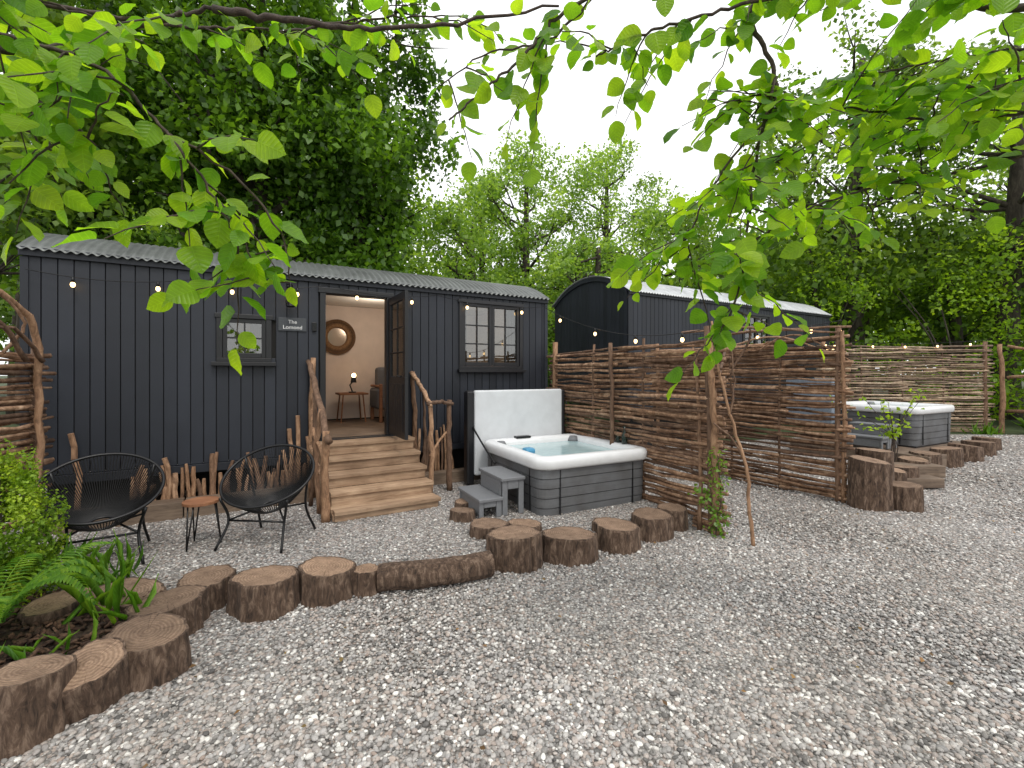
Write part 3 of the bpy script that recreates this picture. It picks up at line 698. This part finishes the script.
b=Buf(); b.box((-hx2-.8,-hy2-.45,-.4),(hx2+.3,hy2+.2,-.022)); b.obj('timber_platform',SLEEPER,T2,bevel=.01)
tstep((5.95,7.75,.33),R(27))
b=Buf(); b.box((4.9,6.2,.03),(5.9,6.45,.16)); b.box((5.1,6.5,.1),(6.2,6.8,.27)); b.obj('timber_steps',SLEEPER,bevel=.01)

# ------------------------------------------------------------------ chairs & table
def string_chair(loc,rz):
    E=empty('string_chair',loc,rz); n=60; th=np.linspace(0,2*math.pi,n,endpoint=False)
    c0=np.array([0,-.02,.575])
    ring=np.array([c0+np.array([(.395+.02*math.cos(t))*math.sin(t),.27*math.cos(t),.215*math.cos(t)+.01*math.cos(2*t)]) for t in th])
    inner=np.array([[.085*math.sin(t),.02+.07*math.cos(t),.285+.03*math.cos(t)] for t in th])
    b=Buf(); b.tube(ring,.012,8,closed=True); b.tube(inner,.010,8,closed=True)
    for sx in (-1,1):
        b.tube(path([(sx*.30,-.21,.42),(sx*.25,-.17,.22),(sx*.29,-.28,.0)],12),.011,8)
        b.tube(path([(sx*.32,.14,.70),(sx*.24,.18,.28),(sx*.27,.30,.0)],12),.011,8)
        b.tube([(sx*.252,-.17,.22),(sx*.085,.02,.28),(sx*.24,.18,.28)],.009,8)
    b.tube([(-.25,-.17,.22),(.25,-.17,.22)],.009,8)
    b.obj('frame',METAL_BLK,E,smooth=True)
    b=Buf()
    for k in range(n):
        for dlt in (0,.5):
            kk=k; a=ring[kk]*(1-dlt)+ring[(kk+1)%n]*dlt; c_=inner[kk]*(1-dlt)+inner[(kk+1)%n]*dlt
            pts=[]
            for u in np.linspace(0,1,5):
                q=a*(1-u)+c_*u; q=q+np.array([0,.04,-.05])*4*u*(1-u)*.7; pts.append(q)
            b.tube(pts,.0038,4,cap=False)
    b.obj('cords',METAL_BLK,E,smooth=True)
string_chair((-3.25,3.60,.12),R(33)); string_chair((-2.16,4.04,.12),R(-5))
E=empty('side_table',(-2.68,3.92,.12)); b=Buf(); b.tube([(0,0,.36),(0,0,.385)],.135,28); b.obj('table_top',TABLEW,E,bevel=.003)
b=Buf()
for k in range(3):
    a=k*2.094+.4
    for da in (-.25,.25): b.tube([(.11*math.cos(a+da),.11*math.sin(a+da),.36),(.15*math.cos(a),.15*math.sin(a),0)],.006,6)
b.obj('hairpin_legs',METAL_BLK,E,smooth=True)

# ------------------------------------------------------------------ vegetation
LT=[(0,0,0),(.45,.36,.1),(1,0,-.06),(.45,-.36,.1)]; LF=[(0,1,2,3)]
def leafmass(centers,radii,per,size,flat=.8):
    C=[];
    for c_,r_ in zip(centers,radii):
        n=int(per*(r_**2)) if per>0 else 50
        d=norm(rng.normal(size=(n,3))); rr=r_*rng.uniform(0.25,1,n)**.5*(1+.25*np.sin(5*d[:,0]+3*d[:,1]))
        p=np.asarray(c_)+d*rr[:,None]*np.array([1,1,flat]); C.append(p)
    P=np.concatenate(C); N=len(P)
    return inst(LT,LF,P,rand_frames(N,.5),rng.uniform(.65,1.3,N)*size)
def tree(name,base,ht,tr,clumps,radii,per,size,fm,limb=True,trunktop=None,flat=.75,tm=None):
    E=empty(name,base); b=Buf(); tt=trunktop or ht*.85
    wob=rng.normal(size=2)*.3
    tp=path([(0,0,-.2),(wob[0]*.3,wob[1]*.3,tt*.35),(wob[0],wob[1],tt*.7),(wob[0]*1.2,wob[1]*.6,tt)],16)
    b.tube(tp,np.linspace(tr,tr*.25,16)*np.concatenate([[1.35,1.1],np.ones(14)]),12,jit=.05)
    if limb:
        idx=rng.permutation(len(clumps))[:26]
        for i in idx:
            c_=np.asarray(clumps[i]); zz=min(max(c_[2]-np.linalg.norm(c_[:2])*.7,ht*.2),tt*.97); k=int(np.argmin(abs(tp[:,2]-zz))); s0=tp[k]
            mid=(s0+c_)/2+rng.normal(size=3)*.25-np.array([0,0,.15*np.linalg.norm(c_-s0)*.3])
            r0=tr*.38*(1-.5*zz/tt); b.tube(path([s0,mid,c_],9),np.linspace(r0,r0*.15,9),7)
            for q in range(3):
                e=c_+rng.normal(size=3)*radii[i]*.6; b.tube(path([mid*.4+c_*.6,(mid+c_+2*e)/4+rng.normal(size=3)*.1,e],6),np.linspace(r0*.3,r0*.08,6),5)
    b.obj('trunk',tm or TRUNK,E,smooth=True)
    V,F=leafmass(clumps,radii,per,size,flat); np_mesh('foliage',V,F,fm,E)
    return E
def ell(n,c,r,rr):
    d=norm(rng.normal(size=(n,3)))*(rng.uniform(.35,1,n)[:,None]**.6); return np.asarray(c)+d*np.asarray(r), rng.uniform(rr[0],rr[1],n)
def ivy(base,ht,cr,n,lo=2.4,tr=.34):
    z=rng.uniform(lo,ht*.8,int(n*.45)); a=rng.uniform(0,6.28,len(z)); q=.45+.25*rng.random(len(z))
    A=np.stack([q*np.cos(a),q*np.sin(a),z],1); ra=rng.uniform(.35,.7,len(z))
    B,rb=ell(int(n*.75),(0,0,ht*.62),(cr,cr*.8,ht*.38),(.4,.85))
    return tree('ivy_clad_tree',base,ht,tr,np.concatenate([B,A]),np.concatenate([rb,ra]),620,.135,F_IVY)
ivy((-3.2,9.6,0),11,1.9,90); ivy((-5.2,9.2,0),11,2.2,95); ivy((-8.6,9.5,0),11,2.6,95,2.0); ivy((-6.6,11.0,0),12,2.4,80,2.0)
C_,r_=ell(60,(0,0,6.5),(2.3,2,3.6),(.45,.85)); tree('dark_tree',(-8.3,6.9,0),11,.26,C_,r_,420,.125,F_DARK)
for bx,by,ht,cr,n,per in ((.6,21,12.6,3.3,95,330),(4.6,23,13.5,3.0,85,300),(6.8,19,9.5,2.2,55,300),(-1.8,18,8.5,2.2,55,340),(2.8,17,7.2,2.2,55,340),(-1.4,24,12,2.3,50,260)):
    C_,r_=ell(n,(0,0,ht*.62),(cr,cr,ht*.34),(.4,.95)); tree('oak_tree',(bx,by,.2),ht,.3,C_,r_,per,.155,F_OAK)
C_,r_=ell(75,(0,0,8.2),(3.2,3,4.6),(.5,1.05)); tree('dark_tree',(11.2,15,.2),14,.38,C_,r_,240,.16,F_DARK)
C_,r_=ell(55,(0,0,7.5),(2.6,2.4,4.2),(.5,1.0)); tree('dark_tree',(14.6,13.5,.2),13,.34,C_,r_,240,.16,F_DARK)
C_,r_=ell(50,(0,0,6.0),(2.4,2.4,3.4),(.6,1.0)); tree('ash_tree',(17.5,16,.2),11,.3,C_,r_,240,.17,F_OAK)
C_,r_=ell(50,(0,0,5.2),(2.0,2.0,2.6),(.5,.9)); tree('ash_tree',(12.6,19,.2),9.5,.2,C_,r_,260,.17,F_OAK)
def shrub(name,base,r,ht,n,fm,size=.11,per=330):
    C_,r_=ell(n,(0,0,ht*.5),(r,r,ht*.5),(.3,.6)); E=empty(name,base); b=Buf()
    for k in range(9):
        e=C_[k]; b.tube(path([(rng.normal()*.1,rng.normal()*.1,-.1),(e[0]*.4,e[1]*.4,e[2]*.6),e],7),np.linspace(.035,.01,7),6)
    b.obj('stems',TRUNK,E,smooth=True); V,F=leafmass(C_,r_,per,size,.9); np_mesh('foliage',V,F,fm,E)
for s in ((9.6,14.2,.2,1.6,5.6),(12.6,12.8,.2,1.8,5.6),(15.0,12.0,.2,1.7,5.2),(14.0,10.6,.1,1.2,2.8),(17.3,13.2,.2,2,6.0)):
    shrub('lime_shrub',s[:3],s[3],s[4],46,F_YEL,.125,300)
shrub('laurel_shrub',(1.2,12.4,.2),1.2,3.6,26,F_WOOD,.13,300); shrub('laurel_shrub',(13.2,9.8,.1),.9,1.6,18,F_DARK,.1)
def wood(n,y0,y1,size,per,hl,hc,hr,rr):
    cs=[];rs=[]
    while len(cs)<n:
        yy=rng.uniform(y0,y1); u=rng.uniform(-1.5,1.5); xx=u*yy
        H=hl if u<-.2 else (hc if u<.4 else hr)
        H*=yy/((y0+y1)/2)*rng.uniform(.75,1.05); zz=rng.uniform(.2,1)**.8*H
        cs.append((xx,yy,zz)); rs.append(rng.uniform(*rr))
    return leafmass(cs,rs,per,size,.8)
V,F=wood(480,14,22,.23,85,12,4.6,8.0,(.8,1.6)); np_mesh('woodland',V,F,F_WOOD)
V,F=wood(340,26,36,.42,38,16,8.0,11,(1.8,3.2)); np_mesh('distant_woodland',V,F,F_WOOD)
b=Buf()
for k in range(26):
    yy=rng.uniform(14,20); xx=rng.uniform(-1.4,1.4)*yy
    if -5<xx/yy*18<9 : continue
    hh=rng.uniform(6,8); r0=rng.uniform(.12,.25); b.tube(path([(xx,yy,0),(xx+rng.normal()*.3,yy,hh*.5),(xx+rng.normal()*.8,yy,hh)],8),np.linspace(r0,r0*.3,8),8)
b.obj('woodland_trunks',TRUNK,smooth=True)
# golden conifer: overlapping upright sprays
E=empty('golden_conifer_shrub',(-3.36,2.98,.12)); C_=[];r_=[]
for k in range(85):
    z=rng.uniform(.05,.88); R_=.30*(1-(z/1.0)**2.2)+.04; a=rng.uniform(0,6.28); q=R_*rng.uniform(.5,1)
    C_.append((q*math.cos(a),q*math.sin(a),z)); r_.append(rng.uniform(.055,.11))
V,F=leafmass(C_,r_,24000,.024,1.7); np_mesh('foliage',V,F,F_CON,E); b=Buf(); b.tube([(0,0,-.02),(0,0,.8)],[.03,.008],6); b.obj('stem',TRUNK,E)
C_=[(2.0+rng.normal()*.05-.06*(k%2),4.45+rng.normal()*.04,z) for k,z in enumerate(np.linspace(.05,.78,11))]; V,F=leafmass(C_,[.10]*11,3400,.042,1.2)
E=empty('climbing_plant'); np_mesh('foliage',V,F,F_IVY,E); b=Buf(); rp([(1.98,4.44,0),(2.03,4.42,.4),(2.0,4.43,.8)],.006,.004); b.obj('stem',TWIG,E)
E=empty('young_sapling'); b=Buf(); pts=[]
for k in range(9):
    e=np.array([5.95+rng.normal()*.42,7.1+rng.normal()*.2,1.05+rng.uniform(-.3,.45)]); q=path([(5.9,7.05,.1),(5.95,7.1,.6),e],10); b.tube(q,np.linspace(.009,.003,10),5); pts+=[p_ for p_ in q[5:]]
b.obj('stems',TWIG,E); V,F=leafmass(pts,[.09]*len(pts),380,.075); np_mesh('foliage',V,F,F_YEL,E)

# ------------------------------------------------------------------ big leaf template and overhanging branches
rx=[0,.05,.16,.32,.50,.68,.84,.94,1]; rw=[.008,.17,.33,.42,.42,.35,.20,.07,.004]
tv=[];tuv=[]
for x,w in zip(rx,rw):
    for sgn in (1,0,-1):
        tv.append((x,sgn*w,.22*abs(sgn)*w-.20*x*x+(.025*math.sin(x*20)*abs(sgn)))); tuv.append((x,.5+sgn*w))
tv=np.array(tv); tf=[]
for i in range(len(rx)-1):
    for j in (0,1): tf.append((i*3+j,i*3+j+1,(i+1)*3+j+1,(i+1)*3+j))
tf=[q[::-1] for q in tf]
def overhang(name,trunk,mains,size,lat=(.2,.45),droop=.55):
    E=empty(name); b=Buf(); P=[];D=[]
    if trunk is not None: b.tube(rough_path(trunk,14,.02),np.linspace(.13,.05,14),12,jit=.06)
    for pts,r0,side,gap in mains:
        L=sum(np.linalg.norm(np.array(pts[i+1])-np.array(pts[i])) for i in range(len(pts)-1)); n=max(8,int(L/.04))
        p=rough_path(pts,n,.004); b.tube(p,np.linspace(r0,max(.0025,r0*.3),n),7)
        T=norm(np.gradient(p,axis=0))
        k=0
        while k<n-1:
            k+=max(1,int(round(gap/(L/n)*rng.uniform(.7,1.4))))
            if k>=n: break
            if rng.random()<side:
                d=T[k]*.5+rng.normal(size=3)*np.array([.8,.7,.45]); d[2]-=.15; d=d/np.linalg.norm(d); l=rng.uniform(*lat)
                e=p[k]+d*l; e[2]-=.15*l; q=rough_path([p[k],p[k]+d*l*.5,e],8,.004); b.tube(q,np.linspace(.004,.0015,8),5)
                nn=max(4,int(l/.036))
                for i in range(nn):
                    u=(i+1)/nn; a=q[min(7,int(u*7))]; sd=np.cross(d,[0,0,1]); sd/=max(np.linalg.norm(sd),1e-6)
                    dd=d*.6+sd*(1 if i%2 else -1)*.9*(0 if i==nn-1 else 1)+rng.normal(size=3)*.25; dd[2]-=droop*.6
                    P.append(a); D.append(dd)
            dd=T[k]*.3+rng.normal(size=3)*.8; dd[2]-=droop; P.append(p[k]); D.append(dd)
        P.append(p[-1]); D.append(T[-1]+np.array([0,0,-.3]))
    b.obj('branches',TWIG,E,smooth=True)
    P=np.array(P); D=norm(np.array(D)); N=len(P); nr=rng.normal(size=(N,3))*.55; nr[:,2]+=.8; nr[:,1]-=.45
    s=rng.uniform(.5,1.15,N)*size; sc=np.stack([s,s*rng.uniform(.85,1.1,N),s],1)
    st=P+D*.018
    V,F=inst(tv,tf,st,frames(D,nr),sc); np_mesh('leaves',V,F,LEAF,E,smooth=True,uv=np.tile(np.array(tuv),(N,1)))
overhang('hazel_tree',[(-3.3,.6,0),(-3.2,.7,1.2),(-2.9,.9,2.2),(-2.4,1.2,2.8)],[
    ([(-2.5,1.2,2.7),(-1.80,1.6,2.74),(-1.34,1.6,2.82),(-1.05,1.6,2.88)],.022,.5,.09),
    ([(-1.05,1.6,2.88),(-.75,1.6,2.84),(-.39,1.6,2.81),(.17,1.65,2.93)],.014,.08,.2),
    ([(-2.4,1.3,2.75),(-1.7,1.5,2.72),(-1.35,1.5,2.6),(-1.15,1.5,2.4),(-.98,1.5,2.18),(-.86,1.5,1.98)],.009,.55,.07),
    ([(-1.15,1.5,2.4),(-.92,1.55,2.25),(-.80,1.6,2.05),(-.78,1.6,1.92)],.005,.4,.055),
    ([(-2.4,1.2,2.7),(-1.8,1.55,2.6),(-1.5,1.5,2.45),(-1.28,1.4,2.3)],.008,.75,.08),
    ([(-2.3,1.0,2.75),(-1.6,1.25,2.72),(-1.2,1.3,2.62)],.007,.75,.09),
    ([(-2.3,1.2,2.8),(-1.5,1.8,3.0),(-1.0,2.0,3.1)],.012,.55,.09),
    ([(-1.0,2.0,3.1),(-.6,2.05,3.2),(-.2,2.1,3.25)],.007,.35,.12),
    ([(-2.3,1.4,2.6),(-1.9,1.75,2.55),(-1.7,1.8,2.4)],.007,.75,.09),
    ],.098)
overhang('hazel_tree',[(3.6,.9,0),(3.6,1.0,1.4),(3.3,1.3,2.4),(2.8,1.6,3.0)],[
    ([(2.9,1.6,3.0),(2.25,2.0,3.2),(1.6,2.0,3.3),(1.07,2.0,3.24),(1.16,2.0,2.9),(1.12,1.98,2.72)],.020,.55,.08),
    ([(1.16,2.0,2.9),(1.05,1.95,2.55),(.99,1.92,2.2),(.95,1.9,1.95),(.88,1.9,1.78)],.008,.65,.055),
    ([(1.12,1.98,2.72),(.9,2.0,2.45),(.78,2.0,2.2),(.80,2.0,2.05)],.006,.7,.06),
    ([(2.9,1.7,2.9),(2.2,2.05,2.75),(1.5,2.0,2.76),(.86,2.0,2.8)],.009,.75,.075),
    ([(2.9,1.7,2.7),(2.3,2.2,2.6),(1.8,2.15,2.5),(1.35,2.1,2.35),(1.1,2.1,2.2)],.009,.7,.07),
    ([(2.6,1.9,2.95),(1.9,2.2,2.9),(1.4,2.3,2.7),(1.1,2.3,2.5)],.008,.7,.075),
    ([(3.0,1.6,3.1),(2.0,1.8,3.15),(1.2,1.8,3.12),(.6,1.85,3.0),(.35,1.9,2.92)],.012,.55,.09),
    ([(3.0,1.7,3.1),(2.4,1.9,3.0),(1.9,1.95,2.95),(1.5,2.0,2.9)],.010,.8,.07),
    ([(3.0,1.5,2.8),(2.3,1.7,2.8),(1.85,1.75,2.7)],.008,.75,.075),
    ([(2.4,1.7,3.35),(1.4,1.75,3.5),(.33,1.8,3.1),(.03,1.8,2.84),(-.25,1.8,2.6)],.012,.16,.15),
    ([(.33,1.8,3.1),(.15,1.85,2.95),(-.1,1.9,2.93),(-.3,1.9,2.8)],.006,.6,.08),
    ],.092)
# ------------------------------------------------------------------ fern
E=empty('fern',(-2.90,2.50,.12)); b=Buf(); P=[];D=[];S=[];NR=[]
for k in range(13):
    a=k*2*math.pi/13+rng.normal()*.15; l=rng.uniform(.4,.72); o=np.array([math.cos(a),math.sin(a),0]); K=34
    q=path([(0,0,0),o*l*.35+np.array([0,0,.26]),o*l*.75+np.array([0,0,.34]),o*l+np.array([0,0,.22+rng.normal()*.05])],K)
    b.tube(q,np.linspace(.004,.001,K),4); T=norm(np.gradient(q,axis=0)); sd=norm(np.cross(T,[0,0,1]))
    for i in range(4,K):
        u=i/(K-1); wl=.11*math.sin(math.pi*min(1,u*.85+.12))**.8*(1.05-u*.55)
        for sg in (-1,1): P.append(q[i]);D.append(sd[i]*sg+T[i]*.35+np.array([0,0,-.1]));S.append((max(wl,.02),.022,.05));NR.append([0,0,1])
b.obj('stalks',FERNM,E)
V,F=inst(tv,tf,np.array(P),frames(np.array(D),np.array(NR,float)),np.array(S)); np_mesh('fronds',V,F,FERNM,E,uv=np.tile(np.array(tuv),(len(P),1)))
P=[];D=[];S=[]
for cx,cy,n,l in ((-2.45,2.75,22,.34),(-2.9,3.15,50,.30),(-3.4,3.2,50,.3),(-2.4,2.3,12,.2),(11.5,9.8,90,.6),(12.4,9.5,90,.6),(10.4,9.9,60,.4)):
    for k in range(n):
        P.append((cx+rng.normal()*.1,cy+rng.normal()*.1,.12)); D.append((rng.normal()*.55,rng.normal()*.55,1)); s=l*rng.uniform(.6,1.2); S.append((s,.013,s*1.2))
N=len(P); nr=rng.normal(size=(N,3)); V,F=inst(tv,tf,np.array(P,float),frames(np.array(D,float),nr),np.array(S)); np_mesh('grass_tufts',V,F,FERNM,uv=np.tile(np.array(tuv),(N,1)))
x,y=scatter(-2,7,1.6,8,2.6); N=len(x); V,F=inst(LT,LF,np.stack([x,y,h(x,y)+.022],1),rz_frames(N,.3),rng.uniform(.02,.04,N)); np_mesh('fallen_leaves',V,F,DEADLEAF)

# ------------------------------------------------------------------ sky, sun, camera
w=bpy.data.worlds.new('World'); scene.world=w; w.use_nodes=True; nt=w.node_tree; bg=nt.nodes['Background']
sky=nt.nodes.new('ShaderNodeTexSky'); sky.sky_type='NISHITA'; sky.sun_disc=False; sky.sun_elevation=R(58); sky.sun_rotation=R(150); sky.dust_density=3
tc=nt.nodes.new('ShaderNodeTexCoord'); nz=nt.nodes.new('ShaderNodeTexNoise'); nz.inputs['Scale'].default_value=2.2; nz.inputs['Detail'].default_value=5
nt.links.new(tc.outputs['Generated'],nz.inputs['Vector'])
cr=nt.nodes.new('ShaderNodeValToRGB'); cr.color_ramp.elements[0].position=.3; cr.color_ramp.elements[0].color=(.84,.85,.87,1); cr.color_ramp.elements[1].position=.7; cr.color_ramp.elements[1].color=(1,1,.99,1)
nt.links.new(nz.outputs['Fac'],cr.inputs[0])
vm=nt.nodes.new('ShaderNodeVectorMath'); vm.operation='SCALE'; vm.inputs['Scale'].default_value=12.5; nt.links.new(cr.outputs[0],vm.inputs[0])
mx=nt.nodes.new('ShaderNodeMix'); mx.data_type='RGBA'; mx.inputs[0].default_value=.9; nt.links.new(sky.outputs[0],mx.inputs[6]); nt.links.new(vm.outputs[0],mx.inputs[7])
nt.links.new(mx.outputs[2],bg.inputs['Color']); bg.inputs['Strength'].default_value=.135
l=bpy.data.lights.new('sun','SUN'); l.energy=1.5; l.angle=R(12); l.color=(1,.95,.88)
o=bpy.data.objects.new('sun',l); link(o)
az=R(150); el=R(58); dirv=Vector((math.sin(az)*math.cos(el),math.cos(az)*math.cos(el),math.sin(el)))
o.rotation_euler=dirv.to_track_quat('Z','Y').to_euler(); o.location=(4,-6,12)
cam=bpy.data.cameras.new('camera'); cam.sensor_width=36; cam.lens=16.0; cam.shift_y=-11/1024; cam.clip_start=.05; cam.clip_end=1500
o=bpy.data.objects.new('camera',cam); o.location=(0,0,1.6); o.rotation_euler=(R(90),0,0); link(o); scene.camera=o
